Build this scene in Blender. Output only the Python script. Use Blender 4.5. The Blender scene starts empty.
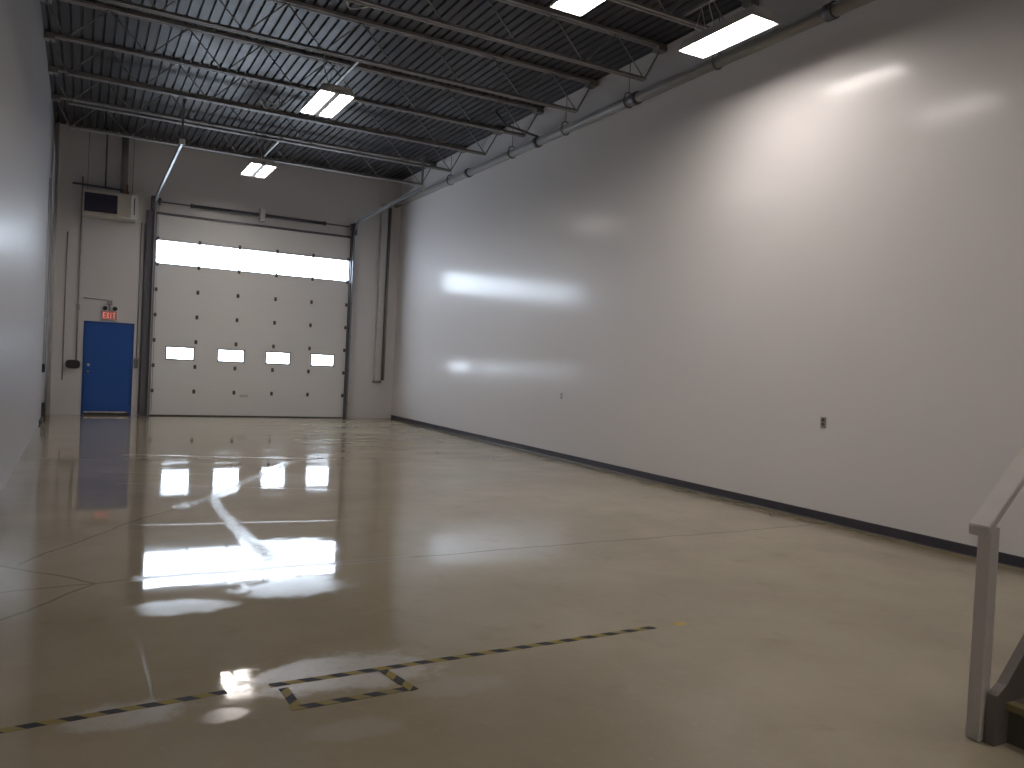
import bpy, bmesh, math, random
from mathutils import Vector, Matrix
random.seed(7)
sc = bpy.context.scene
C = sc.collection
PI = math.pi

# ------------------------------------------------------------------ camera
F, YAW, PITCH, ROLL, HC = 787.5204, 0.5014, -0.0221, 0.0499, 1.6189
fw = Vector((math.sin(YAW)*math.cos(PITCH), math.cos(YAW)*math.cos(PITCH), math.sin(PITCH)))
r0 = Vector((math.cos(YAW), -math.sin(YAW), 0)); u0 = r0.cross(fw)
rt = math.cos(ROLL)*r0 + math.sin(ROLL)*u0
up = -math.sin(ROLL)*r0 + math.cos(ROLL)*u0
cam_data = bpy.data.cameras.new('camera'); cam = bpy.data.objects.new('camera', cam_data); C.objects.link(cam)
cam_data.sensor_width = 36; cam_data.lens = F/1024*36; cam_data.clip_start = 0.05; cam_data.clip_end = 200
cam.matrix_world = Matrix(((rt.x, up.x, -fw.x, 0), (rt.y, up.y, -fw.y, 0), (rt.z, up.z, -fw.z, HC), (0, 0, 0, 1)))
sc.camera = cam

# ------------------------------------------------------------------ light
SKY = 17.0            # overcast sky seen through the door glazing
LAMP = 32.0          # fluorescent high-bay lenses
w = bpy.data.worlds.new('overcast_sky'); sc.world = w; w.use_nodes = True
bg = w.node_tree.nodes['Background']; bg.inputs['Color'].default_value = (0.77, 0.86, 1.0, 1); bg.inputs['Strength'].default_value = SKY
sc.view_settings.view_transform = 'Standard'; sc.view_settings.look = 'None'
sc.view_settings.exposure = 0.17; sc.view_settings.gamma = 1.0; sc.view_settings.use_curve_mapping = False
sc.cycles.max_bounces = 10; sc.cycles.diffuse_bounces = 6; sc.cycles.glossy_bounces = 5
sc.cycles.transparent_max_bounces = 12; sc.cycles.caustics_reflective = True
sc.cycles.sample_clamp_indirect = 6.0; sc.cycles.blur_glossy = 0.4

# portal at the glazed strip so that the sky through it is sampled well
pd = bpy.data.lights.new('window_portal', 'AREA'); pd.shape = 'RECTANGLE'; pd.size = 4.75; pd.size_y = 0.62
pd.cycles.is_portal = True
po = bpy.data.objects.new('window_portal', pd); C.objects.link(po)
po.location = (3.86, 20.98, 3.95); po.rotation_euler = (-PI/2, 0, 0)

# room
LW, RW, BW, FWY, DECK = -0.70, 7.645, 20.87, -4.0, 6.62

# ------------------------------------------------------------------ node helpers
class NT:
    def __init__(s, name):
        s.m = bpy.data.materials.new(name); s.m.use_nodes = True
        s.t = s.m.node_tree; s.b = s.t.nodes['Principled BSDF']
    def n(s, typ, **kw):
        nd = s.t.nodes.new(typ)
        for k, v in kw.items(): setattr(nd, k, v)
        return nd
    def link(s, a, b): s.t.links.new(a, b)
    def put(s, sock, v):
        if hasattr(v, 'is_output'): s.link(v, sock)
        else: sock.default_value = v
    def math(s, op, a, b=None, c=None, clamp=False):
        nd = s.n('ShaderNodeMath', operation=op); nd.use_clamp = clamp
        s.put(nd.inputs[0], a)
        if b is not None: s.put(nd.inputs[1], b)
        if c is not None: s.put(nd.inputs[2], c)
        return nd.outputs[0]
    def vm(s, op, a, b=None, scale=None):
        nd = s.n('ShaderNodeVectorMath', operation=op)
        s.put(nd.inputs[0], a)
        if b is not None: s.put(nd.inputs[1], b)
        if scale is not None: s.put(nd.inputs['Scale'], scale)
        return nd.outputs['Value'] if op in ('DOT_PRODUCT', 'LENGTH') else nd.outputs['Vector']
    def ramp(s, x, a, b, lo=0.0, hi=1.0, smooth=True):
        nd = s.n('ShaderNodeMapRange'); nd.interpolation_type = 'SMOOTHSTEP' if smooth else 'LINEAR'
        s.put(nd.inputs['Value'], x); s.put(nd.inputs['From Min'], a); s.put(nd.inputs['From Max'], b)
        s.put(nd.inputs['To Min'], lo); s.put(nd.inputs['To Max'], hi)
        return nd.outputs['Result']
    def noise(s, vec, scale, detail=3, rough=0.5):
        nd = s.n('ShaderNodeTexNoise'); s.put(nd.inputs['Vector'], vec)
        nd.inputs['Scale'].default_value = scale; nd.inputs['Detail'].default_value = detail; nd.inputs['Roughness'].default_value = rough
        return nd.outputs['Fac']
    def mix(s, f, a, b):
        nd = s.n('ShaderNodeMix', data_type='RGBA')
        s.put(nd.inputs['Factor'], f); s.put(nd.inputs[6], a); s.put(nd.inputs[7], b)
        return nd.outputs[2]
    def pos(s): return s.n('ShaderNodeNewGeometry').outputs['Position']
    def obj(s): return s.n('ShaderNodeTexCoord').outputs['Object']
    def bump(s, h, strength, dist):
        nd = s.n('ShaderNodeBump'); s.put(nd.inputs['Height'], h)
        nd.inputs['Strength'].default_value = strength; nd.inputs['Distance'].default_value = dist
        s.link(nd.outputs['Normal'], s.b.inputs['Normal'])
    def set(s, col=None, rough=None, metal=None, spec=None):
        if col is not None: s.put(s.b.inputs['Base Color'], col if hasattr(col, 'is_output') else (*col, 1))
        if rough is not None: s.put(s.b.inputs['Roughness'], rough)
        if metal is not None: s.put(s.b.inputs['Metallic'], metal)
        if spec is not None: s.put(s.b.inputs['Specular IOR Level'], spec)
        return s

def simple(name, col, rough=0.5, metal=0.0, var=0.12, scale=6.0):
    t = NT(name); nz = t.noise(t.obj(), scale, 4)
    dark = tuple(c*(1-var) for c in col) + (1,); lite = tuple(min(1, c*(1+var)) for c in col) + (1,)
    t.set(t.mix(nz, dark, lite), t.ramp(nz, 0.2, 0.8, max(0.02, rough-0.06), min(1, rough+0.06)), metal)
    return t.m

def wall_mat(name, col, rough=0.17, b1=0.5, coat=0.45, dist=0.004, spec=0.4):
    t = NT(name); p = t.pos()
    n1 = t.noise(p, 0.5, 3); n2 = t.noise(p, 2.4, 3); n3 = t.noise(p, 45, 2)
    c = t.mix(t.ramp(n1, 0.3, 0.7), (*[x*0.992 for x in col], 1), (*[min(1, x*1.008) for x in col], 1))
    t.set(c, 0.5, 0, spec)
    t.b.inputs['Coat Weight'].default_value = coat; t.b.inputs['Coat Roughness'].default_value = rough
    h = t.math('ADD', t.math('MULTIPLY', n2, 0.5), t.math('MULTIPLY', n3, 0.03))
    t.bump(h, b1, dist)
    return t.m

def floor_mat():
    t = NT('sealed_concrete'); p = t.pos()
    sx = t.n('ShaderNodeSeparateXYZ'); t.link(p, sx.inputs[0]); X, Y = sx.outputs['X'], sx.outputs['Y']
    wob = t.n('ShaderNodeTexNoise'); t.link(p, wob.inputs['Vector']); wob.inputs['Scale'].default_value = 1.6; wob.inputs['Detail'].default_value = 4
    q = t.vm('ADD', p, t.vm('SCALE', t.vm('SUBTRACT', wob.outputs['Color'], (0.5, 0.5, 0.5)), scale=0.16))
    qz = t.vm('MULTIPLY', q, (1, 1, 0))
    def seg(pts, vec):
        d = None
        for a, b in zip(pts, pts[1:]):
            A = Vector((*a, 0)); D = Vector((*b, 0)) - A
            pa = t.vm('SUBTRACT', vec, tuple(A))
            tt = t.math('MULTIPLY', t.vm('DOT_PRODUCT', pa, tuple(D)), 1/D.length_squared, clamp=True)
            dd = t.vm('LENGTH', t.vm('SUBTRACT', pa, t.vm('SCALE', tuple(D), scale=tt)))
            d = dd if d is None else t.math('MINIMUM', d, dd)
        return d
    # base colour: mottled brown-grey concrete
    n1 = t.noise(p, 0.55, 5, 0.6); n2 = t.noise(p, 3.0, 5, 0.6); n3 = t.noise(p, 22, 3); n4 = t.noise(p, 11, 6, 0.75)
    col = t.mix(t.ramp(n1, 0.3, 0.7), (0.35, 0.298, 0.212, 1), (0.435, 0.378, 0.275, 1))
    col = t.mix(t.ramp(n2, 0.55, 0.8, 0, 0.35), col, (0.25, 0.20, 0.135, 1))
    col = t.mix(t.ramp(n3, 0.55, 0.75, 0, 0.18), col, (0.50, 0.45, 0.35, 1))
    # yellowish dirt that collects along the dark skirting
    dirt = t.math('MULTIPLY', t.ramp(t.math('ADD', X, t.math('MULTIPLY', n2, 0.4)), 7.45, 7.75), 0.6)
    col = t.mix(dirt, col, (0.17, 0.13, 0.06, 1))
    # joints and cracks
    joint = seg([(-0.7, 5.95), (0.4, 6.05), (2.35, 6.06), (7.7, 6.13)], t.vm('ADD', qz, (0, 0, 0)))
    crack = seg([(-0.47, 6.72), (0.15, 6.02), (-0.4, 5.36)], qz)
    crack2 = seg([(-0.36, 6.72), (0.44, 8.02), (1.34, 9.2), (1.98, 10.5), (2.85, 12.1)], qz)
    crack3 = seg([(7.2, 6.6), (7.45, 6.9), (7.64, 7.6)], qz)
    crk = t.math('MINIMUM', t.math('MINIMUM', joint, crack), t.math('MINIMUM', crack2, crack3))
    crm = t.math('MULTIPLY', t.ramp(crk, 0.004, 0.018, 1, 0), 0.45)
    col = t.mix(crm, col, (0.09, 0.072, 0.05, 1))
    # pale scuffed streaks of dried water
    st = seg([(0.95, 8.75), (1.34, 9.2), (1.98, 10.5), (2.85, 12.1)], qz)
    st2 = seg([(1.33, 9.18), (1.30, 7.9), (1.36, 6.3)], qz)
    st3 = seg([(0.45, 10.4), (2.8, 9.45)], qz); st4 = seg([(0.5, 7.9), (2.4, 7.66)], qz); st5 = seg([(0.3, 11.4), (1.5, 11.0)], qz)
    st6 = seg([(0.6, 13.2), (3.6, 12.3)], qz)
    s_w = t.math('MAXIMUM', t.ramp(st, 0.0, 0.16, 1, 0), t.ramp(st2, 0.0, 0.12, 1, 0))
    s_w = t.math('MULTIPLY', s_w, t.ramp(n4, 0.3, 0.6, 0.25, 1))
    s_n = t.ramp(t.math('MINIMUM', t.math('MINIMUM', st3, st4), t.math('MINIMUM', st5, st6)), 0.01, 0.05, 1, 0)
    s_j = t.math('MULTIPLY', t.ramp(seg([(0.4, 6.05), (2.4, 6.06)], qz), 0.02, 0.09, 1, 0), 0.7)
    streak = t.math('MULTIPLY', t.math('MAXIMUM', t.math('MAXIMUM', s_w, s_j), t.math('MULTIPLY', s_n, 0.8)), t.ramp(n3, 0.3, 0.6, 0.55, 0.85))
    # cloudy film patches
    def blob(cx, cy, rx, ry, amp):
        v = t.vm('MULTIPLY', t.vm('SUBTRACT', qz, (cx, cy, 0)), (0.85/rx, 0.85/ry, 0))
        return t.math('MULTIPLY', t.ramp(t.math('ADD', t.vm('LENGTH', v), t.math('ADD', t.math('MULTIPLY', n2, 1.0), t.math('MULTIPLY', n4, 1.3))), 1.75, 2.15, 1, 0), amp)
    film = blob(1.2, 3.93, 0.50, 0.27, 1.0)
    for a in ((0.25, 3.78, 0.27, 0.14, 0.7), (0.62, 5.3, 0.32, 0.16, 0.55), (1.38, 5.5, 0.38, 0.24, 0.5), (1.62, 6.65, 0.36, 0.34, 0.4), (1.0, 9.9, 0.5, 0.5, 0.25), (2.4, 10.4, 0.5, 0.5, 0.3),
              (0.62, 3.62, 0.1, 0.08, 0.5), (1.1, 3.3, 0.22, 0.1, 0.25), (1.7, 3.55, 0.25, 0.12, 0.25)):
        film = t.math('MAXIMUM', film, blob(*a))
    film = t.math('MULTIPLY', film, t.ramp(n3, 0.2, 0.5, 0.6, 1.0))
    pale = t.math('MAXIMUM', t.math('MULTIPLY', streak, 0.35), t.math('MULTIPLY', film, 0.7))
    col = t.mix(pale, col, (0.58, 0.56, 0.53, 1))
    # gloss: glassy sealer, dulled in streaks, film and worn bands
    rz = t.noise(t.vm('MULTIPLY', p, (0.5, 1.6, 1)), 1.3, 5, 0.6)
    near = t.ramp(X, 2.2, 5.5, 0, 0.12)
    far = t.ramp(t.math('ADD', Y, t.math('MULTIPLY', n2, 2.0)), 11.0, 13.0)
    worn = t.math('MULTIPLY', t.ramp(rz, 0.3, 0.7), t.math('ADD', t.math('MULTIPLY', far, 0.07), 0.05))
    rough = t.math('ADD', t.math('ADD', t.math('MULTIPLY', worn, 0.8), 0.018), near)
    rough = t.math('ADD', rough, t.math('MULTIPLY', streak, 0.25))
    rough = t.math('ADD', rough, t.math('MULTIPLY', film, 0.22))
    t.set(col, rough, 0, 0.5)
    h = t.math('ADD', t.math('MULTIPLY', t.noise(p, 1.1, 3), 0.6), t.math('MULTIPLY', t.noise(p, 7, 3), 0.05))
    h = t.math('ADD', h, t.math('MULTIPLY', crm, -0.25))
    # slabs are not dead flat: about a centimetre of rise and fall along the room
    und = t.math('ADD', t.ramp(Y, 5.9, 8.0, 0, 0.016), t.ramp(Y, 4.6, 5.9, 0, 0.003))
    und = t.math('ADD', und, t.ramp(Y, 8.5, 11.0, 0, -0.009))
    b1 = t.n('ShaderNodeBump'); t.put(b1.inputs['Height'], und); b1.inputs['Strength'].default_value = 1; b1.inputs['Distance'].default_value = 1
    b2 = t.n('ShaderNodeBump'); t.put(b2.inputs['Height'], h); b2.inputs['Strength'].default_value = 0.3; b2.inputs['Distance'].default_value = 0.005
    t.link(b1.outputs['Normal'], b2.inputs['Normal']); t.link(b2.outputs['Normal'], t.b.inputs['Normal'])
    return t.m

def hazard_mat():
    t = NT('hazard_tape_stripes'); o = t.obj()
    sx = t.n('ShaderNodeSeparateXYZ'); t.link(o, sx.inputs[0])
    s = t.math('ADD', sx.outputs['X'], t.math('MULTIPLY', sx.outputs['Y'], 0.9))
    fr = t.math('FRACT', t.math('MULTIPLY', s, 1/0.155))
    blk = t.math('MULTIPLY', t.ramp(fr, 0.0, 0.03), t.ramp(fr, 0.5, 0.53, 1, 0))
    wear = t.noise(t.pos(), 14, 4)
    y = t.mix(t.ramp(wear, 0.4, 0.7), (0.27, 0.20, 0.03, 1), (0.22, 0.18, 0.08, 1))
    k = t.mix(t.ramp(wear, 0.4, 0.75), (0.016, 0.015, 0.017, 1), (0.04, 0.037, 0.035, 1))
    t.set(t.mix(blk, y, k), 0.65, 0, 0.3)
    return t.m

def emit_mat(name, col, strength):
    t = NT(name); t.set((0.8, 0.8, 0.8), 0.3)
    t.b.inputs['Emission Color'].default_value = (*col, 1); t.b.inputs['Emission Strength'].default_value = strength
    return t.m

def glass_mat():
    t = NT('clear_glazing')
    tr = t.n('ShaderNodeBsdfTransparent'); gl = t.n('ShaderNodeBsdfGlossy'); gl.inputs['Roughness'].default_value = 0.03
    nz = t.noise(t.pos(), 8, 3); tr.inputs['Color'].default_value = (0.95, 0.97, 0.97, 1)
    t.link(t.mix(nz, (0.93, 0.96, 0.97, 1), (0.98, 0.99, 0.99, 1)), tr.inputs['Color'])
    mx = t.n('ShaderNodeMixShader'); mx.inputs[0].default_value = 0.05; t.link(tr.outputs[0], mx.inputs[1]); t.link(gl.outputs[0], mx.inputs[2])
    t.link(mx.outputs[0], t.t.nodes['Material Output'].inputs['Surface'])
    return t.m

M = dict(
    wall=wall_mat('painted_wall', (0.77, 0.74, 0.738)),
    wall_b=wall_mat('painted_back_wall', (0.74, 0.715, 0.71), 0.3, 0.35),
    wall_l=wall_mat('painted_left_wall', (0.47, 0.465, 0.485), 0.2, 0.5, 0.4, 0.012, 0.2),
    floor=floor_mat(),
    deck=simple('galvanised_deck', (0.052, 0.050, 0.054), 0.42, 0.0, 0.2, 1.5),
    joist=simple('grey_primer_steel', (0.27, 0.255, 0.24), 0.55, 0.2),
    base=simple('dark_vinyl_skirting', (0.045, 0.042, 0.056), 0.45),
    panel=wall_mat('door_panel_paint', (0.80, 0.79, 0.785), 0.4, 0.2),
    rail=simple('window_rail_aluminium', (0.5, 0.5, 0.5), 0.4, 0.5),
    gasket=simple('black_window_gasket', (0.03, 0.03, 0.03), 0.6),
    steel=simple('galvanised_track_steel', (0.30, 0.31, 0.33), 0.42, 0.75),
    dsteel=simple('dark_track_steel', (0.135, 0.13, 0.15), 0.5, 0.5),
    spring=simple('oiled_spring_steel', (0.085, 0.08, 0.095), 0.45, 0.5),
    hinge=simple('zinc_hinge', (0.12, 0.11, 0.105), 0.45, 0.6),
    blue=simple('blue_door_paint', (0.012, 0.095, 0.40), 0.4, 0, 0.08, 2),
    dblue=simple('blue_frame_paint', (0.010, 0.075, 0.30), 0.4, 0, 0.08, 2),
    chrome=simple('satin_chrome', (0.6, 0.6, 0.6), 0.25, 1.0),
    glass=glass_mat(),
    heater=simple('beige_heater_enamel', (0.52, 0.48, 0.41), 0.45),
    grille=simple('dark_grille', (0.05, 0.045, 0.075), 0.5),
    white=simple('white_enamel', (0.72, 0.71, 0.70), 0.4),
    pipe=simple('grey_painted_pipe', (0.25, 0.235, 0.215), 0.5),
    conduit=simple('emt_conduit', (0.36, 0.35, 0.34), 0.4, 0.5),
    wallpipe=simple('white_painted_pipe', (0.58, 0.56, 0.55), 0.45),
    dark=simple('dark_plastic', (0.04, 0.038, 0.036), 0.5),
    red=emit_mat('red_exit_letters', (1.0, 0.10, 0.07), 0.42),
    exitface=simple('exit_sign_face', (0.55, 0.30, 0.27), 0.5),
    wood=simple('white_painted_timber', (0.58, 0.55, 0.52), 0.5),
    stair=simple('dark_olive_stair_paint', (0.085, 0.08, 0.06), 0.55, 0, 0.2),
    stringer=simple('grey_brown_stringer_paint', (0.16, 0.14, 0.125), 0.5),
    nosing=simple('ochre_worn_nosing', (0.20, 0.16, 0.075), 0.5),
    tape=hazard_mat(),
    yellow=simple('yellow_tape', (0.50, 0.33, 0.02), 0.45),
    lens=emit_mat('fluorescent_lens', (1.0, 0.92, 0.86), LAMP),
    lamp_housing=simple('lamp_housing_white', (0.62, 0.61, 0.60), 0.45),
    cord=simple('white_cord', (0.55, 0.53, 0.5), 0.5),
    copper=simple('orange_gas_valve', (0.35, 0.12, 0.07), 0.4, 0.3),
)

# ------------------------------------------------------------------ mesh helpers
M['deck'].node_tree.nodes['Principled BSDF'].inputs['Specular IOR Level'].default_value = 0.26

class MB:
    def __init__(s): s.bm = bmesh.new()
    def box(s, a, b, bev=0.0):
        a, b = [min(x, y) for x, y in zip(a, b)], [max(x, y) for x, y in zip(a, b)]
        r = bmesh.ops.create_cube(s.bm, size=1)
        vs = r['verts']
        for v in vs:
            v.co = Vector([(a[i]+b[i])/2 + v.co[i]*(b[i]-a[i]) for i in range(3)])
        if bev > 0:
            es = list({e for v in vs for e in v.link_edges})
            bmesh.ops.bevel(s.bm, geom=es, offset=bev, segments=2, affect='EDGES', profile=0.6)
        return s
    def tube(s, pts, r, seg=10, cap=True):
        pts = [Vector(p) for p in pts]; rings = []
        prev = None
        for i, p in enumerate(pts):
            if i == 0: d = pts[1]-p
            elif i == len(pts)-1: d = p-pts[i-1]
            else: d = (pts[i+1]-p).normalized() + (p-pts[i-1]).normalized()
            d.normalize()
            if prev is None:
                ref = Vector((0, 0, 1)) if abs(d.z) < 0.9 else Vector((1, 0, 0))
            else: ref = prev
            u = d.cross(ref)
            if u.length < 1e-4: u = d.cross(Vector((1, 0, 0)))
            u.normalize(); v = u.cross(d).normalized(); prev = v
            k = 1.0
            if 0 < i < len(pts)-1:
                c = (pts[i+1]-p).normalized().dot((p-pts[i-1]).normalized()); k = 1/max(0.6, math.sqrt((1+c)/2))
            rr = r[i] if isinstance(r, (list, tuple)) else r
            rings.append([s.bm.verts.new(p + (u*math.cos(2*PI*j/seg)+v*math.sin(2*PI*j/seg))*rr*k) for j in range(seg)])
        for a, b in zip(rings, rings[1:]):
            for j in range(seg):
                f = s.bm.faces.new((a[j], a[(j+1) % seg], b[(j+1) % seg], b[j])); f.smooth = True
        if cap:
            s.bm.faces.new(list(reversed(rings[0]))); s.bm.faces.new(rings[-1])
        return s
    def prism(s, poly, axis, lo, hi):
        """extrude a polygon of 2-D points along axis (0,1,2)"""
        def P(a, b, c):
            return {0: (c, a, b), 1: (a, c, b), 2: (a, b, c)}[axis]
        A = [s.bm.verts.new(P(x, y, lo)) for x, y in poly]; B = [s.bm.verts.new(P(x, y, hi)) for x, y in poly]
        n = len(poly)
        for i in range(n): s.bm.faces.new((A[i], A[(i+1) % n], B[(i+1) % n], B[i]))
        s.bm.faces.new(list(reversed(A))); s.bm.faces.new(B)
        return s
    def build(s, name, mat, parent=None, loc=None):
        bmesh.ops.recalc_face_normals(s.bm, faces=s.bm.faces)
        me = bpy.data.meshes.new(name); s.bm.to_mesh(me); s.bm.free()
        o = bpy.data.objects.new(name, me); C.objects.link(o)
        me.materials.append(M[mat] if isinstance(mat, str) else mat)
        if parent is not None:
            o.parent = parent
            wl = Vector((0, 0, 0)); q = parent
            while q is not None: wl += q.location; q = q.parent
            me.transform(Matrix.Translation(-wl))
        return o

def tag(o, label, cat=None, group=None, kind=None):
    o['label'] = label
    if cat: o['category'] = cat
    if group: o['group'] = group
    if kind: o['kind'] = kind
    return o
def thing(name, loc, label, cat, group=None, kind=None):
    o = bpy.data.objects.new(name, None); C.objects.link(o); o.location = loc; o.empty_display_size = 0.1
    return tag(o, label, cat, group, kind)
def copy_tree(o, parent=None):
    c = o.copy(); C.objects.link(c)
    if parent is not None: c.parent = parent
    for ch in list(o.children): copy_tree(ch, c)
    return c

# ------------------------------------------------------------------ setting
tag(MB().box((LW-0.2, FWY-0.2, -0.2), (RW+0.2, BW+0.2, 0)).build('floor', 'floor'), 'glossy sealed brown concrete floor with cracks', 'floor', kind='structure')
tag(MB().box((RW, FWY, 0), (RW+0.2, BW, DECK+0.1)).build('wall_right', 'wall'), 'long white painted wall with dark skirting', 'wall', kind='structure')
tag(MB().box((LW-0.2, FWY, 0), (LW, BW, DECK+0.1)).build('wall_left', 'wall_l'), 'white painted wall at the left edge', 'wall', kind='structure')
tag(MB().box((LW-0.2, FWY-0.2, 0), (RW+0.2, FWY, DECK+0.1)).build('wall_front', 'wall'), 'white painted wall behind the viewer', 'wall', kind='structure')
GX0, GX1, GZ = 1.50, 6.23, 4.86        # garage opening
DX0, DX1, DZ = 0.03, 1.09, 2.19        # blue door opening
wb = MB()
wb.box((LW-0.2, BW, 0), (DX0, BW+0.2, DECK+0.1)); wb.box((DX0, BW, DZ), (DX1, BW+0.2, DECK+0.1))
wb.box((DX1, BW, 0), (GX0, BW+0.2, DECK+0.1)); wb.box((GX0, BW, GZ), (GX1, BW+0.2, DECK+0.1)); wb.box((GX1, BW, 0), (RW+0.2, BW+0.2, DECK+0.1))
tag(wb.build('wall_back', 'wall_b'), 'white painted end wall around the blue door and overhead door', 'wall', kind='structure')

# corrugated roof deck, flutes running the length of the room
prof = []; x = LW-0.2; pitch = 0.152
while x < RW+0.2:
    prof += [(x, DECK), (x+0.108, DECK), (x+0.120, DECK+0.04), (x+0.140, DECK+0.04)]; x += pitch
prof.append((x, DECK)); dk = MB()
lo = [dk.bm.verts.new((a, FWY-0.2, z)) for a, z in prof]; hi = [dk.bm.verts.new((a, BW+0.2, z)) for a, z in prof]
for i in range(len(prof)-1): dk.bm.faces.new((lo[i], hi[i], hi[i+1], lo[i+1]))
tl = [dk.bm.verts.new((a, y, DECK+0.12)) for a, y in ((prof[0][0], FWY-0.2), (prof[-1][0], FWY-0.2), (prof[-1][0], BW+0.2), (prof[0][0], BW+0.2))]
dk.bm.faces.new(tl)
tag(dk.build('ceiling', 'deck'), 'dark corrugated metal roof deck', 'ceiling', kind='structure')

tag(MB().prism([(RW-0.016, 0.0), (RW-0.010, 0.012), (RW-0.008, 0.10), (RW, 0.105), (RW, 0)], 1, FWY, BW-0.01).build('baseboard_right', 'base'),
    'dark vinyl skirting strip along the right wall', 'skirting', kind='structure')

# ------------------------------------------------------------------ blue door
d1 = thing('door_1', (0.56, BW, 0), 'blue metal door in the end wall under the exit sign', 'door', kind='structure')
fr = MB()
fr.box((DX0, BW-0.02, 0), (DX0+0.05, BW+0.12, DZ), 0.004).box((DX1-0.05, BW-0.02, 0), (DX1, BW+0.12, DZ), 0.004).box((DX0, BW-0.02, DZ-0.05), (DX1, BW+0.12, DZ), 0.004)
fr.box((DX0+0.02, BW+0.046, 0), (DX0+0.08, BW+0.07, DZ)).box((DX1-0.08, BW+0.046, 0), (DX1-0.02, BW+0.07, DZ)).box((DX0+0.02, BW+0.046, DZ-0.08), (DX1-0.02, BW+0.07, DZ-0.02))
fr.build('door_frame', 'dblue', d1)
MB().box((DX0+0.053, BW+0.0, 0.05), (DX1-0.053, BW+0.045, DZ-0.053), 0.003).build('door_leaf', 'blue', d1)
MB().box((DX0+0.05, BW-0.02, 0.0), (DX1-0.05, BW+0.12, 0.052), 0.003).build('threshold', 'dark', d1)
tag(MB().box((DX0+0.06, BW-0.008, 0.052), (DX1-0.06, BW, 0.085), 0.002).build('door_sweep', 'chrome', d1), 'pale metal sweep')
hd = MB().tube([(0.155, BW, 1.02), (0.155, BW-0.05, 1.02)], 0.030, 14).tube([(0.155, BW-0.05, 1.02), (0.155, BW-0.075, 1.02), (0.155, BW-0.085, 1.02)], [0.024, 0.03, 0.016], 14)
tag(hd.build('door_knob', 'chrome', d1), 'chrome knob')
tag(MB().tube([(0.155, BW, 1.17), (0.155, BW-0.03, 1.17)], 0.032, 14).build('deadbolt', 'chrome', d1), 'chrome deadbolt')
hm = MB()
for z in (0.3, 1.1, 1.9): MB_ = MB().tube([(DX1-0.052, BW-0.012, z-0.055), (DX1-0.052, BW-0.012, z+0.055)], 0.009, 8).build('hinge', 'dblue', d1)
hm.bm.free()

# ------------------------------------------------------------------ overhead door
od = thing('door_2', (3.865, 20.80, 0), 'wide white sectional overhead door with a glazed strip and four small windows', 'door', kind='structure')
Y0, Y1 = 20.81, 20.868; XA, XB = 1.485, 6.245
WX = [(1.80, 2.43), (2.99, 3.62), (4.16, 4.77), (5.32, 5.93)]
SH = 0.61
for k in range(8):
    z0, z1 = k*SH+0.002, (k+1)*SH-0.002
    if k == 2:
        s = MB(); wz0, wz1 = 1.385, 1.685
        s.box((XA, Y0+0.015, z1-0.01), (XB, Y1-0.01, z1+0.015))
        s.box((XA, Y0, z0), (XB, Y1, wz0), 0.004).box((XA, Y0, wz1), (XB, Y1, z1), 0.004)
        xs = [XA] + [v for ab in WX for v in ab] + [XB]
        for i in range(0, len(xs), 2): s.box((xs[i], Y0, wz0-0.004), (xs[i+1], Y1, wz1+0.004))
        p = s.build('door_section', 'panel', od)
        for a, b in WX:
            f = MB()
            f.box((a-0.012, Y0-0.012, wz0-0.012), (b+0.012, Y0+0.02, wz0+0.016), 0.004).box((a-0.012, Y0-0.012, wz1-0.016), (b+0.012, Y0+0.02, wz1+0.012), 0.004)
            f.box((a-0.012, Y0-0.012, wz0), (a+0.016, Y0+0.02, wz1), 0.004).box((b-0.016, Y0-0.012, wz0), (b+0.012, Y0+0.02, wz1), 0.004)
            g = f.build('window_frame', 'gasket', od); tag(g, 'small window in black gasket')
            MB().box((a+0.006, Y0+0.022, wz0+0.006), (b-0.006, Y0+0.028, wz1-0.006)).build('pane', 'glass', g)
    elif k == 6:
        s = MB()
        s.box((XA, Y0+0.015, z1-0.01), (XB, Y1-0.01, z1+0.015)).box((XA, Y0, z0), (XB, Y1, z0+0.03), 0.003).box((XA, Y0, z1-0.035), (XB, Y1, z1), 0.003)
        s.box((XA, Y0, z0), (XA+0.02, Y1, z1), 0.003).box((XB-0.02, Y0, z0), (XB, Y1, z1), 0.003)
        st = s.build('glazed_section', 'rail', od); tag(st, 'bright glazed strip section')
        HX = [2.4655, 3.4123, 4.3396, 5.2676]
        edges = [XA+0.02] + HX + [XB-0.02]
        for h in HX: MB().box((h-0.010, Y0+0.004, z0+0.028), (h+0.010, Y1-0.004, z1-0.033), 0.003).build('mullion', 'rail', st)
        for a, b in zip(edges, edges[1:]):
            MB().box((a+0.012, Y0+0.024, z0+0.026), (b-0.012, Y0+0.03, z1-0.03)).build('pane', 'glass', st)
    else:
        s = MB().box((XA, Y0, z0), (XB, Y1, z1), 0.005).box((XA, Y0+0.015, z1-0.01), (XB, Y1-0.01, z1+0.015))
        s.build('door_section', 'panel', od)
HX = [2.4655, 3.4123, 4.3396, 5.2676]
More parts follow.
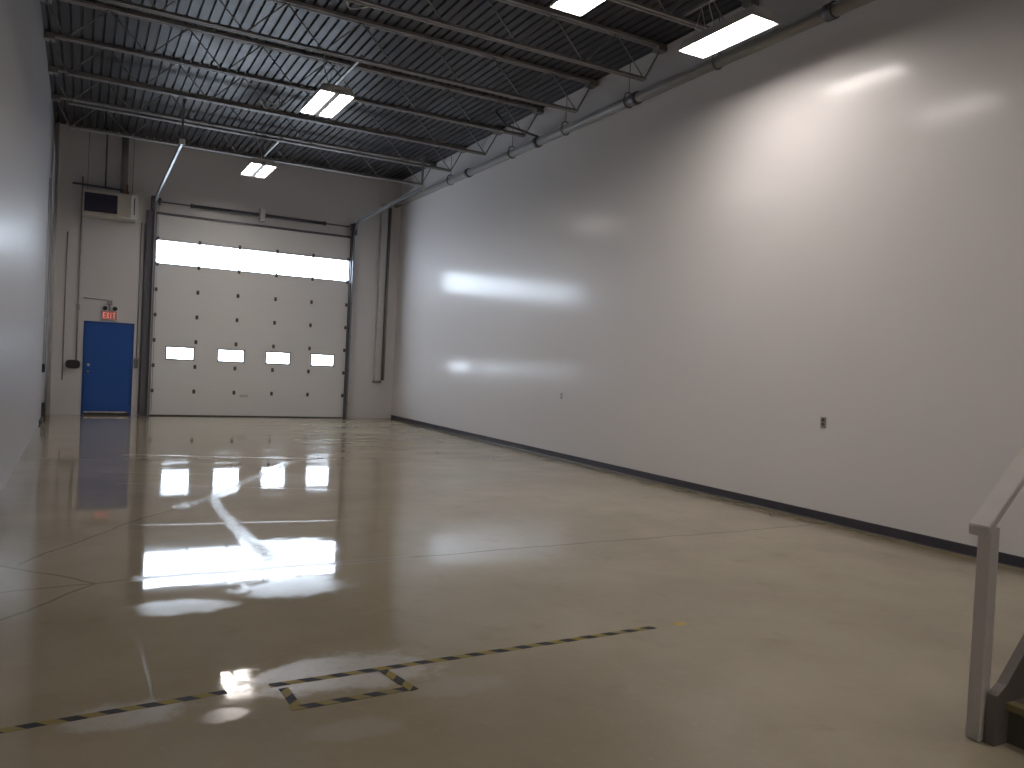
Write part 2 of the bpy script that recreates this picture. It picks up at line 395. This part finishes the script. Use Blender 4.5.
for k in range(1, 8):
    z = k*SH
    for h in HX:
        m = MB().box((h-0.032, Y0-0.006, z-0.05), (h+0.032, Y0, z-0.008), 0.002).box((h-0.032, Y0-0.006, z+0.008), (h+0.032, Y0, z+0.05), 0.002)
        m.tube([(h-0.036, Y0-0.010, z), (h+0.036, Y0-0.010, z)], 0.011, 8)
        m.build('hinge', 'hinge', od)
    for h, sgn in ((XA+0.04, -1), (XB-0.04, 1)):
        m = MB().box((h-0.03, Y0-0.008, z-0.045), (h+0.03, Y0, z+0.045), 0.002).box((h-0.03, Y0-0.045, z-0.02), (h+0.03, Y0-0.008, z+0.02), 0.006)
        m.tube([(h, Y0-0.035, z), (h+sgn*0.10, Y0-0.035, z)], 0.008, 8)
        m.tube([(h+sgn*0.075, Y0-0.035, z), (h+sgn*0.10, Y0-0.035, z)], 0.024, 12)
        tag(m.build('roller_hinge', 'hinge', od), 'end hinge with roller')
MB().box((XA, Y0-0.03, 4.845), (XB, Y1, 4.90), 0.006).build('top_strut', 'dsteel', od)
MB().box((XA, Y0-0.004, 0.0), (XB, Y1+0.004, 0.03), 0.008).build('bottom_seal', 'dark', od)
tag(MB().box((3.55, Y0-0.03, 0.50), (3.75, Y0, 0.56), 0.006).build('lift_handle', 'wallpipe', od), 'small pale lift handle')

# tracks
def arc_track(xc, yend, zend):
    pts = [(xc, 20.70, 0.02), (xc, 20.70, 4.88)]
    R = 0.36
    for i in range(1, 8):
        a = i/8*PI/2; pts.append((xc, 20.70-R*(1-math.cos(a)), 4.88+R*math.sin(a)))
    pts += [(xc, 20.70-R, 4.88+R), (xc, yend, zend)]
    return pts
def strip_track(mb, pts, w, t):
    """rectangular bar swept along pts in a constant-x plane"""
    prev = None
    for i, p in enumerate(pts):
        p = Vector(p)
        d = (Vector(pts[min(i+1, len(pts)-1)])-Vector(pts[max(i-1, 0)])).normalized()
        n = Vector((0, -d.z, d.y))
        ring = [mb.bm.verts.new(p+Vector((a*t/2, 0, 0))+n*(b*w/2)) for a, b in ((-1, -1), (1, -1), (1, 1), (-1, 1))]
        if prev:
            for j in range(4): mb.bm.faces.new((prev[j], prev[(j+1) % 4], ring[(j+1) % 4], ring[j]))
        else: mb.bm.faces.new(list(reversed(ring)))
        prev = ring
    mb.bm.faces.new(prev)
for side, xc, xa, xb, ye, ze, lab in (('l', 1.44, 1.255, 1.475, 15.2, 5.30, 'steel door track beside the blue door, bending back under the roof'),
                                      ('r', 6.305, 6.255, 6.345, 15.95, 5.36, 'steel door track nearest the long right wall, bending back under the roof')):
    t = thing('door_track', (xc, 20.70, 0), lab, 'door track', 'tracks of the overhead door')
    m = MB(); strip_track(m, arc_track(xc, ye, ze), 0.075, 0.035 if side == 'l' else 0.03); m.build('rail', 'steel', t)
    MB().box((xa, 20.74, 0.0), (xb, BW-0.001, 4.90), 0.004).build('jamb_angle', 'dsteel', t)
    MB().box((1.34, 20.62, 4.92) if side == 'l' else (6.275, 20.62, 4.92), (1.42, BW-0.001, 5.24) if side == 'l' else (6.36, BW-0.001, 5.24), 0.006).build('bearing_plate', 'dsteel', t)
    for z in (0.4, 1.3, 2.2, 3.1, 4.0): MB().box((xc-0.03, 20.69, z-0.03), (xc+0.03, 20.745, z+0.03), 0.004).build('bracket', 'dsteel', t)
    h = MB().box((xc-0.02, ye-0.0, ze-0.03), (xc+0.02, ye+0.04, 6.06), 0.003)
    h.build('hanger', 'steel', t)
    MB().box((xc-0.05, ye-0.03, ze-0.05), (xc+0.05, ye+0.0, ze+0.05), 0.01).build('stop_bumper', 'white', t)
    sg = 1 if side == 'l' else -1
    MB().tube([(xc+sg*0.07, 20.68, 0.12), (xc+sg*0.07, 20.66, 5.05)], 0.004, 6).build('lift_cable', 'steel', t)

# torsion spring shaft
ts = thing('torsion_spring_shaft', (3.9, 20.66, 5.10), 'long torsion spring shaft above the overhead door', 'spring shaft')
MB().tube([(1.425, 20.70, 5.13), (6.27, 20.70, 5.13)], 0.016, 10).build('shaft', 'dsteel', ts)
def coil(x0, x1):
    m = MB(); n = int((x1-x0)/0.030); pts = []
    m.tube([(x0, 20.70, 5.13), (x1, 20.70, 5.13)], 0.036, 14)
    for i in range(n):
        xx = x0+(i+0.5)*(x1-x0)/n
        m.tube([(xx-0.011, 20.70, 5.13), (xx, 20.70, 5.13), (xx+0.011, 20.70, 5.13)], [0.036, 0.048, 0.036], 14, cap=False)
    return m
coil(2.26, 3.78).build('spring', 'spring', ts); coil(4.02, 5.50).build('spring', 'spring', ts)
MB().box((3.84, 20.60, 4.99), (3.96, BW-0.001, 5.30), 0.006).build('centre_bracket', 'wallpipe', ts)
for a in (1.50, 6.20): MB().tube([(a, 20.70, 5.13), (a+0.05, 20.70, 5.13)], [0.085, 0.085], 18).build('cable_drum', 'dsteel', ts)
for a in (2.24, 3.78, 4.00, 5.50): MB().tube([(a-0.03, 20.70, 5.13), (a+0.03, 20.70, 5.13)], 0.052, 14).build('winding_cone', 'hinge', ts)

# ------------------------------------------------------------------ joists
def make_joist():
    y = 0
    j = thing('steel_joist', (0, 0, 0), 'x', 'roof joist', 'open web joists under the roof deck')
    z0, z1 = 6.02, DECK
    m = MB().box((LW, -0.065, z1-0.045), (RW, -0.012, z1-0.001)).box((LW, 0.012, z1-0.045), (RW, 0.065, z1-0.001)); m.build('top_chord', 'joist', j)
    a, b = LW+0.35, RW-0.35
    m = MB().box((a, -0.055, z0), (b, -0.012, z0+0.008)).box((a, -0.018, z0), (b, -0.011, z0+0.05)).box((a, 0.012, z0), (b, 0.055, z0+0.008)).box((a, 0.011, z0), (b, 0.018, z0+0.05))
    m.build('bottom_chord', 'joist', j)
    n = 7; pts = []
    zz0, zz1 = z0+0.02, z1-0.03
    for i in range(n*2+1):
        pts.append((a+(b-a)*i/(2*n), 0, zz1 if i % 2 else zz0))
    m = MB()
    for p, q in zip(pts, pts[1:]): m.tube([p, q], 0.010, 6)
    m.tube([(LW+0.05, 0, zz1), pts[0]], 0.0125, 6); m.tube([pts[-1], (RW-0.05, 0, zz1)], 0.0125, 6)
    m.build('web', 'joist', j)
    for xx in (LW, RW-0.16): MB().box((xx, -0.08, z1-0.11), (xx+0.16, 0.08, z1-0.045), 0.004).build('bearing_seat', 'joist', j)
    return j
JY = [18.55, 16.75, 14.97, 13.30, 11.50, 9.65, 7.80, 6.00]
JL = ['steel joist nearest the end wall', 'steel joist between the two farthest ceiling lights, second from the end wall', 'steel joist third from the end wall',
      'steel joist just beyond the twin-panel light farther from the end wall', 'steel joist just short of the twin-panel light farther from the end wall',
      'steel joist sixth from the end wall', 'steel joist just beyond the two single-panel lights',
      'steel joist just short of the two single-panel lights']
proto = make_joist()
for i, (y, l) in enumerate(zip(JY, JL)):
    j = proto if i == 0 else copy_tree(proto)
    j.location = (0, y, 0); j['label'] = l

# ------------------------------------------------------------------ ceiling lights
LZ = 5.56
def make_light(kind):
    L = thing('ceiling_light', (0, 0, LZ), 'x', 'ceiling light', 'fluorescent lights hung under the joists')
    hw = 0.262 if kind == 2 else 0.205; hl = 0.63 if kind == 2 else 0.605; H = 0.11
    z = LZ
    m = MB()
    o = [(-hw, -hl), (hw, -hl), (hw, hl), (-hw, hl)]; tw, tl_ = hw-0.05, hl-0.03
    i_ = [(-tw, -tl_), (tw, -tl_), (tw, tl_), (-tw, tl_)]
    ob = [m.bm.verts.new((a, b, z)) for a, b in o]; ot = [m.bm.verts.new((a, b, z+H+0.02)) for a, b in i_]
    e = 0.006
    ib = [m.bm.verts.new((a*(1-e/hw), b*(1-e/hl), z)) for a, b in o]; it = [m.bm.verts.new((a*(1-e/tw), b*(1-e/tl_), z+H)) for a, b in i_]
    for k in range(4):
        n = (k+1) % 4
        m.bm.faces.new((ob[k], ob[n], ot[n], ot[k])); m.bm.faces.new((ib[n], ib[k], it[k], it[n])); m.bm.faces.new((ob[n], ob[k], ib[k], ib[n]))
    m.bm.faces.new(ot); m.bm.faces.new(list(reversed(it)))
    m.build('housing', 'lamp_housing', L)
    if kind == 2:
        for s in (-1, 1):
            MB().box((s*0.044, -hl+0.02, z+0.03), (s*(hw-0.02), hl-0.02, z+0.05), 0.006).build('lens', 'lens', L)
        MB().box((-0.042, -hl+0.008, z-0.004), (0.042, hl-0.008, z+0.06), 0.003).build('spine', 'pipe', L)
    else:
        MB().box((-hw+0.025, -hl+0.03, z+0.03), (hw-0.025, hl-0.03, z+0.05), 0.006).build('lens', 'lens', L)
    MB().box((-0.06, -0.30, z+H+0.018), (0.06, 0.30, z+H+0.075), 0.006).build('ballast_box', 'lamp_housing', L)
    for s in (-1, 1):
        m = MB().tube([(-0.12, s*0.45, z+H+0.01), (0, s*0.45, 6.08)], 0.004, 6).tube([(0.12, s*0.45, z+H+0.01), (0, s*0.45, 6.08)], 0.004, 6)
        m.build('hanger_cable', 'cord', L)
    m = MB(); pts = []
    for i in range(13):
        t = i/12; pts.append((0.10*math.sin(t*5.0)+0.12*t, 0.2+0.25*math.sin(t*3.1), z+H+0.06+t*(6.50-z-H-0.06)))
    m.tube(pts, 0.008, 6); m.build('power_cord', 'cord', L)
    return L
L2 = make_light(2); L1 = make_light(1)
spots = [(L2, 3.21, 17.72, 'twin-panel ceiling light nearest the end wall'), (None, 3.23, 12.38, 'twin-panel ceiling light in front of the one nearest the end wall'),
         (L1, 4.56, 6.92, 'single-panel ceiling light cut by the top edge, left of the one beside the right wall'), (None, 6.455, 7.015, 'single-panel ceiling light hanging beside the long right wall'),
         (None, 4.58, 1.6, 'added single-panel ceiling light above the stair, out of view'), (None, 2.2, -1.9, 'added single-panel ceiling light nearest the front wall, out of view')]  # last two: added out of view to brighten stair and near floor
last = None
for o, x, y, l in spots:
    if o is None: o = copy_tree(last)
    o.location = (x, y, LZ); o['label'] = l; last = o

# strut channels that carry the lights, laid over the bottom chords of two joists
def make_channel():
    c = tag(MB().box((-0.021, -0.95, 0), (0.021, 0.95, 0.006)).box((-0.021, -0.95, 0.0), (-0.016, 0.95, 0.041)).box((0.016, -0.95, 0.0), (0.021, 0.95, 0.041)).build('strut_channel', 'conduit'),
            'x', 'strut channel', 'strut channels carrying the ceiling lights')
    return c
pc = make_channel()
for i, (x, y, l) in enumerate([(3.47, 17.66, 'pale strut channel over the ceiling light nearest the end wall'), (3.50, 12.4, 'pale strut channel over the second twin-panel ceiling light'),
                               (4.55, 6.9, 'pale strut channel over the single-panel light cut by the top edge'), (6.42, 6.9, 'pale strut channel over the single-panel light beside the right wall')]):
    c = pc if i == 0 else copy_tree(pc)
    c.location = (x, y, 6.072); c['label'] = l

# loops of spare white cable tucked up under the deck near the twin-panel lights
def cable_loop(x, y, label):
    m = MB(); pts = []
    for i in range(33):
        t = i/32*4*PI
        pts.append((x+0.17*math.cos(t)+0.02*math.sin(3*t), y+0.16*math.sin(t*1.02), 6.46+0.035*math.sin(2*t+0.6)))
    m.tube(pts, 0.010, 6).tube([pts[0], (x+0.16, y, DECK-0.002)], 0.010, 6).tube([pts[-1], (x+0.24, y+0.05, DECK-0.002)], 0.010, 6)
    tag(m.build('cable_loop', 'cord'), label, 'cable', 'spare cable loops under the roof deck')
cable_loop(3.06, 15.9, 'white cable loop under the deck near the light closest to the end wall')
cable_loop(3.15, 10.65, 'white cable loop under the deck nearer the viewer, past the larger twin-panel light')

# ------------------------------------------------------------------ sprinkler main along the right wall
PX, PZ, PR = 7.50, 5.92, 0.082
sp = thing('sprinkler_pipe', (PX, 10, PZ), 'thick grey sprinkler pipe running high along the right wall', 'pipe')
MB().tube([(PX, BW-0.01, PZ), (PX, FWY+0.01, PZ)], PR, 16).build('main_pipe', 'pipe', sp)
for y in (16.2, 13.15, 10.1, 6.43, 3.2): MB().tube([(PX, y-0.06, PZ), (PX, y+0.06, PZ)], PR+0.018, 16).build('coupling', 'dsteel', sp)
for y in (17.2, 14.17, 12.16, 10.30, 8.3, 5.2):
    pts = [(PX+(PR+0.012)*math.sin(a*PI/8), y, PZ+(PR+0.012)*math.cos(a*PI/8)) for a in range(16)]; pts.append(pts[0])
    pts = [(px, y, pz+(0.05 if pz > PZ+0.05 else 0)) for px, yy, pz in pts]
    MB().tube(pts, 0.010, 6, cap=False).tube([(PX, y, PZ+PR+0.05), (PX, y, DECK-0.005)], 0.006, 6).build('clevis_hanger', 'dsteel', sp)
MB().tube([(PX, 13.15, PZ+0.05), (PX-0.02, 13.15, 6.03), (6.70, 12.95, 6.05), (6.45, 12.93, 6.25)], 0.022, 8).build('branch_pipe', 'dsteel', sp)

# ------------------------------------------------------------------ unit heater and its pipes
HX0, HX1, HY, HZ0, HZ1 = -0.09, 1.01, 20.2, 4.57, 5.12
uh = thing('unit_heater', (0.46, 20.5, 4.57), 'beige gas unit heater hung high above the blue door', 'heater')
MB().box((HX0, HY, HZ0), (HX1, 20.82, HZ1), 0.012).build('cabinet', 'heater', uh)
m = MB().box((-0.055, HY-0.012, 4.63), (0.61, HY, 5.05), 0.004)
g = m.build('louvre_panel', 'grille', uh); tag(g, 'dark louvred outlet')
m = MB()
for i in range(7):
    z = 4.665+i*0.055; m.prism([(HY-0.03, z), (HY-0.026, z+0.004), (HY-0.010, z+0.030), (HY-0.014, z+0.026)], 0, -0.045, 0.60)
m.build('louvre', 'grille', g)
tag(MB().box((0.885, HY-0.03, 4.575), (1.015, HY, 5.12), 0.006).build('burner_door', 'white', uh), 'white service door')
MB().box((0.945, HY-0.034, 4.66), (0.965, HY-0.029, 5.04), 0.001).build('air_slot', 'dark', uh)
m = MB().tube([(0.74, 20.6, 5.12), (0.74, 20.6, DECK-0.002)], 0.075, 14); m.build('flue_pipe', 'pipe', uh)
tag(MB().tube([(0.80, 20.35, 5.12), (0.80, 20.35, 5.18), (0.80, 20.35, 5.22), (0.80, 20.35, 5.36)], [0.03, 0.045, 0.022, 0.022], 10).build('gas_valve', 'copper', uh), 'orange gas valve')
for xx in (0.0, 0.92): MB().tube([(xx, 20.5, 5.12), (xx, 20.5, 6.60)], 0.006, 6).build('hanger_rod', 'dsteel', uh)
tag(MB().tube([(-0.30, 20.55, 5.27), (-0.05, 20.55, 5.27), (0.36, 20.55, 5.26), (0.82, 20.55, 5.25)], 0.022, 10).build('gas_pipe', 'dsteel', uh), 'dark gas pipe')
tag(MB().tube([(0.36, 20.55, 5.26), (0.36, 20.55, DECK-0.005)], 0.02, 10).build('drop_pipe', 'dsteel', uh), 'dark vertical gas drop')

# electrical runs on the end wall
eb = thing('junction_box', (-0.16, BW, 1.17), 'dark oval junction box on the end wall left of the blue door', 'junction box')
m = MB(); bm = m.bm
pts = []
for i in range(20):
    a = 2*PI*i/20; pts.append((-0.165+0.15*math.copysign(abs(math.cos(a))**0.6, math.cos(a)), 1.17+0.10*math.copysign(abs(math.sin(a))**0.6, math.sin(a))))
m.prism(pts, 1, BW-0.10, BW-0.001); m.build('box', 'dark', eb)
m = MB().tube([(-0.10, BW-0.03, 1.26), (-0.10, BW-0.03, 2.40), (-0.10, BW-0.03, 2.55), (-0.10, BW-0.03, 5.5)], 0.017, 8); m.build('conduit', 'conduit', eb)
MB().box((-0.13, BW-0.06, 2.42), (-0.07, BW-0.001, 2.56), 0.006).build('coupling', 'conduit', eb)
tag(MB().tube([(-0.37, BW-0.016, 0.80), (-0.37, BW-0.016, 3.1), (-0.36, BW-0.016, 4.2)], 0.010, 8).build('pull_cord', 'conduit'), 'thin vertical cord hanging on the end wall left of the junction box', 'cord')
es = thing('exit_sign', (0.55, BW, 2.25), 'red lit exit sign with twin emergency lamps above the blue door', 'exit sign')
MB().box((0.38, BW-0.06, 2.235), (0.72, BW-0.001, 2.455), 0.008).build('sign_box', 'white', es)
MB().box((0.395, BW-0.066, 2.25), (0.705, BW-0.059, 2.44), 0.002).build('sign_face', 'exitface', es)
def letters(parent):
    z0, z1 = 2.275, 2.415; y0, y1 = BW-0.071, BW-0.064; s = 0.019; x = 0.415; wd = 0.056; gap = 0.014
    m = MB(); m.box((x, y0, z0), (x+s, y1, z1))
    for z in (z0, (z0+z1-s)/2, z1-s): m.box((x, y0, z), (x+wd, y1, z+s))
    x += wd+gap
    for a, b in ((0, 1), (1, 0)):
        m.prism([(x+(wd-s)*a, z0), (x+(wd-s)*a+s, z0), (x+(wd-s)*b+s, z1), (x+(wd-s)*b, z1)], 1, y0, y1)
    x += wd+gap; m.box((x+0.012, y0, z0), (x+0.012+s, y1, z1)); x += 0.044+gap
    m.box((x, y0, z1-s), (x+wd+0.006, y1, z1)); m.box((x+(wd+0.006-s)/2, y0, z0), (x+(wd+0.006+s)/2, y1, z1))
    tag(m.build('letters', 'red', parent), 'red EXIT lettering')
letters(es)
for xx in (0.45, 0.66):
    m = MB().tube([(xx, BW-0.03, 2.455), (xx, BW-0.04, 2.50)], 0.012, 8).tube([(xx, BW-0.02, 2.52), (xx, BW-0.06, 2.515), (xx, BW-0.11, 2.505)], [0.03, 0.045, 0.05], 14)
    m.build('emergency_lamp', 'dark', es)
MB().tube([(0.0, BW-0.018, 2.72), (0.30, BW-0.018, 2.71), (0.50, BW-0.018, 2.70), (0.545, BW-0.02, 2.66), (0.55, BW-0.025, 2.455)], 0.011, 8).build('conduit', 'conduit', es)
MB().box((0.49, BW-0.06, 2.60), (0.60, BW-0.001, 2.70), 0.008).build('conduit_box', 'conduit', es)

sw = thing('door_control', (1.17, BW, 1.2), 'grey push-button control box between blue door and overhead door', 'switch')
MB().box((1.115, BW-0.06, 1.13), (1.200, BW-0.001, 1.36), 0.008).build('box', 'pipe', sw)
for z in (1.18, 1.245, 1.31): MB().tube([(1.158, BW-0.06, z), (1.158, BW-0.068, z)], 0.016, 10).build('button', 'dark', sw)
MB().tube([(1.158, BW-0.02, 1.36), (1.158, BW-0.02, 4.6)], 0.011, 8).build('conduit', 'conduit', sw)
tag(MB().tube([(1.238, BW-0.016, 0.02), (1.238, BW-0.016, 4.6)], 0.014, 8).build('conduit', 'conduit'), 'thin grey conduit against the left jamb of the overhead door', 'conduit')

# left wall fittings
s2 = thing('wall_switch', (LW, 18.9, 1.1), 'small dark switch box on the left wall near the corner', 'switch')
MB().box((LW, 18.84, 1.02), (LW+0.05, 18.96, 1.19), 0.006).build('box', 'dark', s2)
MB().box((LW+0.05, 18.885, 1.08), (LW+0.062, 18.915, 1.13), 0.003).build('toggle', 'pipe', s2)
MB().tube([(LW+0.02, 18.9, 1.19), (LW+0.02, 18.9, 5.0)], 0.014, 8).build('conduit', 'wallpipe', s2)
tag(MB().tube([(LW+0.06, BW-0.06, 0.0), (LW+0.06, BW-0.06, DECK-0.01)], 0.05, 14).build('corner_pipe', 'wallpipe'), 'white pipe standing in the left corner of the end wall', 'pipe')
cb = thing('corner_bumper', (LW, 19.4, 0), 'dark upright bumper post at the foot of the left wall', 'bumper')
MB().box((LW+0.0, 19.33, 0.0), (LW+0.07, 19.50, 0.36), 0.008).build('post', 'dark', cb)
MB().box((LW+0.0, 18.3, 0.0), (LW+0.035, 19.33, 0.07), 0.006).build('foot_strip', 'dark', cb)

# downpipes on the end wall right of the overhead door
dp = thing('downpipe', (7.16, BW, 1.0), 'white boxed downpipe on the end wall by the right corner', 'pipe')
MB().box((7.07, BW-0.13, 1.05), (7.24, BW-0.001, 5.9), 0.014).build('casing', 'wallpipe', dp)
MB().box((7.05, BW-0.14, 0.98), (7.26, BW-0.001, 1.05), 0.01).build('end_cap', 'pipe', dp)
for z in (2.5, 4.2): MB().box((7.055, BW-0.136, z), (7.255, BW-0.001, z+0.05), 0.006).build('strap', 'wallpipe', dp)
tag(MB().tube([(7.325, BW-0.05, 1.06), (7.325, BW-0.05, 5.8)], 0.042, 12).build('riser_pipe', 'pipe'), 'grey riser pipe right of the white boxed downpipe', 'pipe')

# outlets on the right wall
def outlet(y, z, label):
    o = thing('wall_outlet', (RW, y, z), label, 'outlet', 'outlets on the long wall'); face = 'wallpipe' if y > 8 else 'pipe'
    MB().box((RW-0.008, y-0.036, z-0.058), (RW, y+0.036, z+0.058), 0.003).build('cover_plate', face, o)
    for dz in (-0.026, 0.026): MB().box((RW-0.011, y-0.017, z+dz-0.015), (RW-0.006, y+0.017, z+dz+0.015), 0.002).build('socket', 'pipe' if y > 8 else 'dark', o)
outlet(6.32, 1.15, 'grey outlet on the right wall nearer the stair'); outlet(12.06, 1.13, 'small outlet on the right wall farther from the stair')

# ------------------------------------------------------------------ hazard tape on the floor
def tape_piece(a, b, label, wd=0.048, mat='tape', phase=0.0, z=0.0):
    a = Vector((*a, 0)); b = Vector((*b, 0)); d = b-a; L = d.length
    m = MB(); n = max(1, int(L/0.12)); T = 0.0012
    top = []; bot = []
    for i in range(n+1):
        x = L*i/n + phase; j = 0.0025*math.sin(i*2.1+phase*7)
        top.append((m.bm.verts.new((x, -wd/2+j, T)), m.bm.verts.new((x, wd/2+j*0.6, T))))
        bot.append((m.bm.verts.new((x, -wd/2+j, 0)), m.bm.verts.new((x, wd/2+j*0.6, 0))))
    for i in range(n):
        A, B, c, e = top[i], top[i+1], bot[i], bot[i+1]
        m.bm.faces.new((A[0], B[0], B[1], A[1])); m.bm.faces.new((c[1], e[1], e[0], c[0]))
        m.bm.faces.new((c[0], e[0], B[0], A[0])); m.bm.faces.new((A[1], B[1], e[1], c[1]))
    m.bm.faces.new((top[0][0], top[0][1], bot[0][1], bot[0][0])); m.bm.faces.new((top[-1][1], top[-1][0], bot[-1][0], bot[-1][1]))
    o = m.build('hazard_tape', mat)
    ang = math.atan2(d.y, d.x)
    o.rotation_euler = (0, 0, ang)
    o.location = a - Matrix.Rotation(ang, 3, 'Z') @ Vector((phase, 0, 0)) + Vector((0, 0, z))
    return tag(o, label, 'floor tape', 'black and yellow tape stuck to the floor')
tape_piece((-0.62, 3.802), (0.66, 3.885), 'striped hazard tape running to the lower left edge', phase=0.02)
tape_piece((0.86, 3.882), (3.27, 3.914), 'long straight hazard tape line reaching the lone yellow scrap', phase=0.0)
tape_piece((0.915, 3.83), (0.925, 3.61), 'short hazard tape piece at the worn end of the small rectangle', phase=0.06)
tape_piece((0.895, 3.585), (1.475, 3.60), 'hazard tape along the near side of the small rectangle', phase=0.10, z=0.0013)
tape_piece((1.435, 3.86), (1.495, 3.57), 'short hazard tape piece closing the small rectangle at its clean corner', phase=0.04, z=0.0026)
tape_piece((3.43, 3.905), (3.52, 3.908), 'lone yellow tape scrap past the end of the long line', mat='yellow')

# ------------------------------------------------------------------ stair with handrail at the right edge
stc = thing('staircase', (3.75, 1.6, 0), 'dark painted timber staircase with a white newel and handrail', 'staircase')
RISE, RUN, SX, YA, YB = 0.19, 0.21, 3.80, 1.04, 2.02
NS = 7
def stringer(y0, y1):
    ln = (NS-1)*RUN
    poly = [(SX-0.10, 0), (SX-0.10, 0.23), (SX-0.03, 0.27), (SX+ln, 0.25+NS*RISE), (SX+ln+0.1, 0.25+NS*RISE), (SX+ln+0.1, NS*RISE-0.30), (SX+0.30, 0)]
    return MB().prism(poly, 1, y0, y1)
stringer(YB, YB+0.045).build('stringer', 'stringer', stc); stringer(YA-0.045, YA).build('stringer', 'stringer', stc)
for i in range(NS):
    MB().box((SX+i*RUN, YA, i*RISE), (SX+i*RUN+0.02, YB, (i+1)*RISE-0.03), 0.002).build('riser', 'stair', stc)
    if i < NS-1:
        t = MB().box((SX+i*RUN-0.025, YA, (i+1)*RISE-0.03), (SX+(i+1)*RUN+0.0, YB, (i+1)*RISE), 0.006).build('tread', 'stair', stc)
        MB().box((SX+i*RUN-0.028, YA, (i+1)*RISE-0.032), (SX+i*RUN+0.03, YB, (i+1)*RISE+0.002), 0.004).build('nosing', 'nosing', t)
MB().box((SX+(NS-1)*RUN-0.025, YA-0.045, NS*RISE-0.04), (RW-0.02, YB+0.045, NS*RISE), 0.006).build('landing', 'stair', stc)
for xx in (5.4, 7.5):
    for yy in (YA, YB-0.045): MB().box((xx, yy, 0), (xx+0.09, yy+0.09, NS*RISE-0.04), 0.004).build('landing_leg', 'wood', stc)
tag(MB().box((3.675, YB+0.055, 0), (3.74, YB+0.12, 0.99), 0.006).build('newel_post', 'wood', stc), 'white newel post')
tag(MB().box((5.20, YB+0.048, 0.9), (5.29, YB+0.138, 2.34), 0.006).build('newel_post', 'wood', stc), 'white newel post')
sl = RISE/RUN
m = MB(); x0, x1 = 3.625, 5.32
z0 = 0.975
m.prism([(x0, z0-0.026), (x0+0.0, z0+0.024), (x1, z0+0.024+(x1-x0)*sl), (x1, z0-0.026+(x1-x0)*sl)], 1, YB+0.04, YB+0.135)
bmesh.ops.bevel(m.bm, geom=list(m.bm.edges), offset=0.004, segments=2, affect='EDGES')
tag(m.build('handrail', 'wood', stc), 'white sloping handrail')
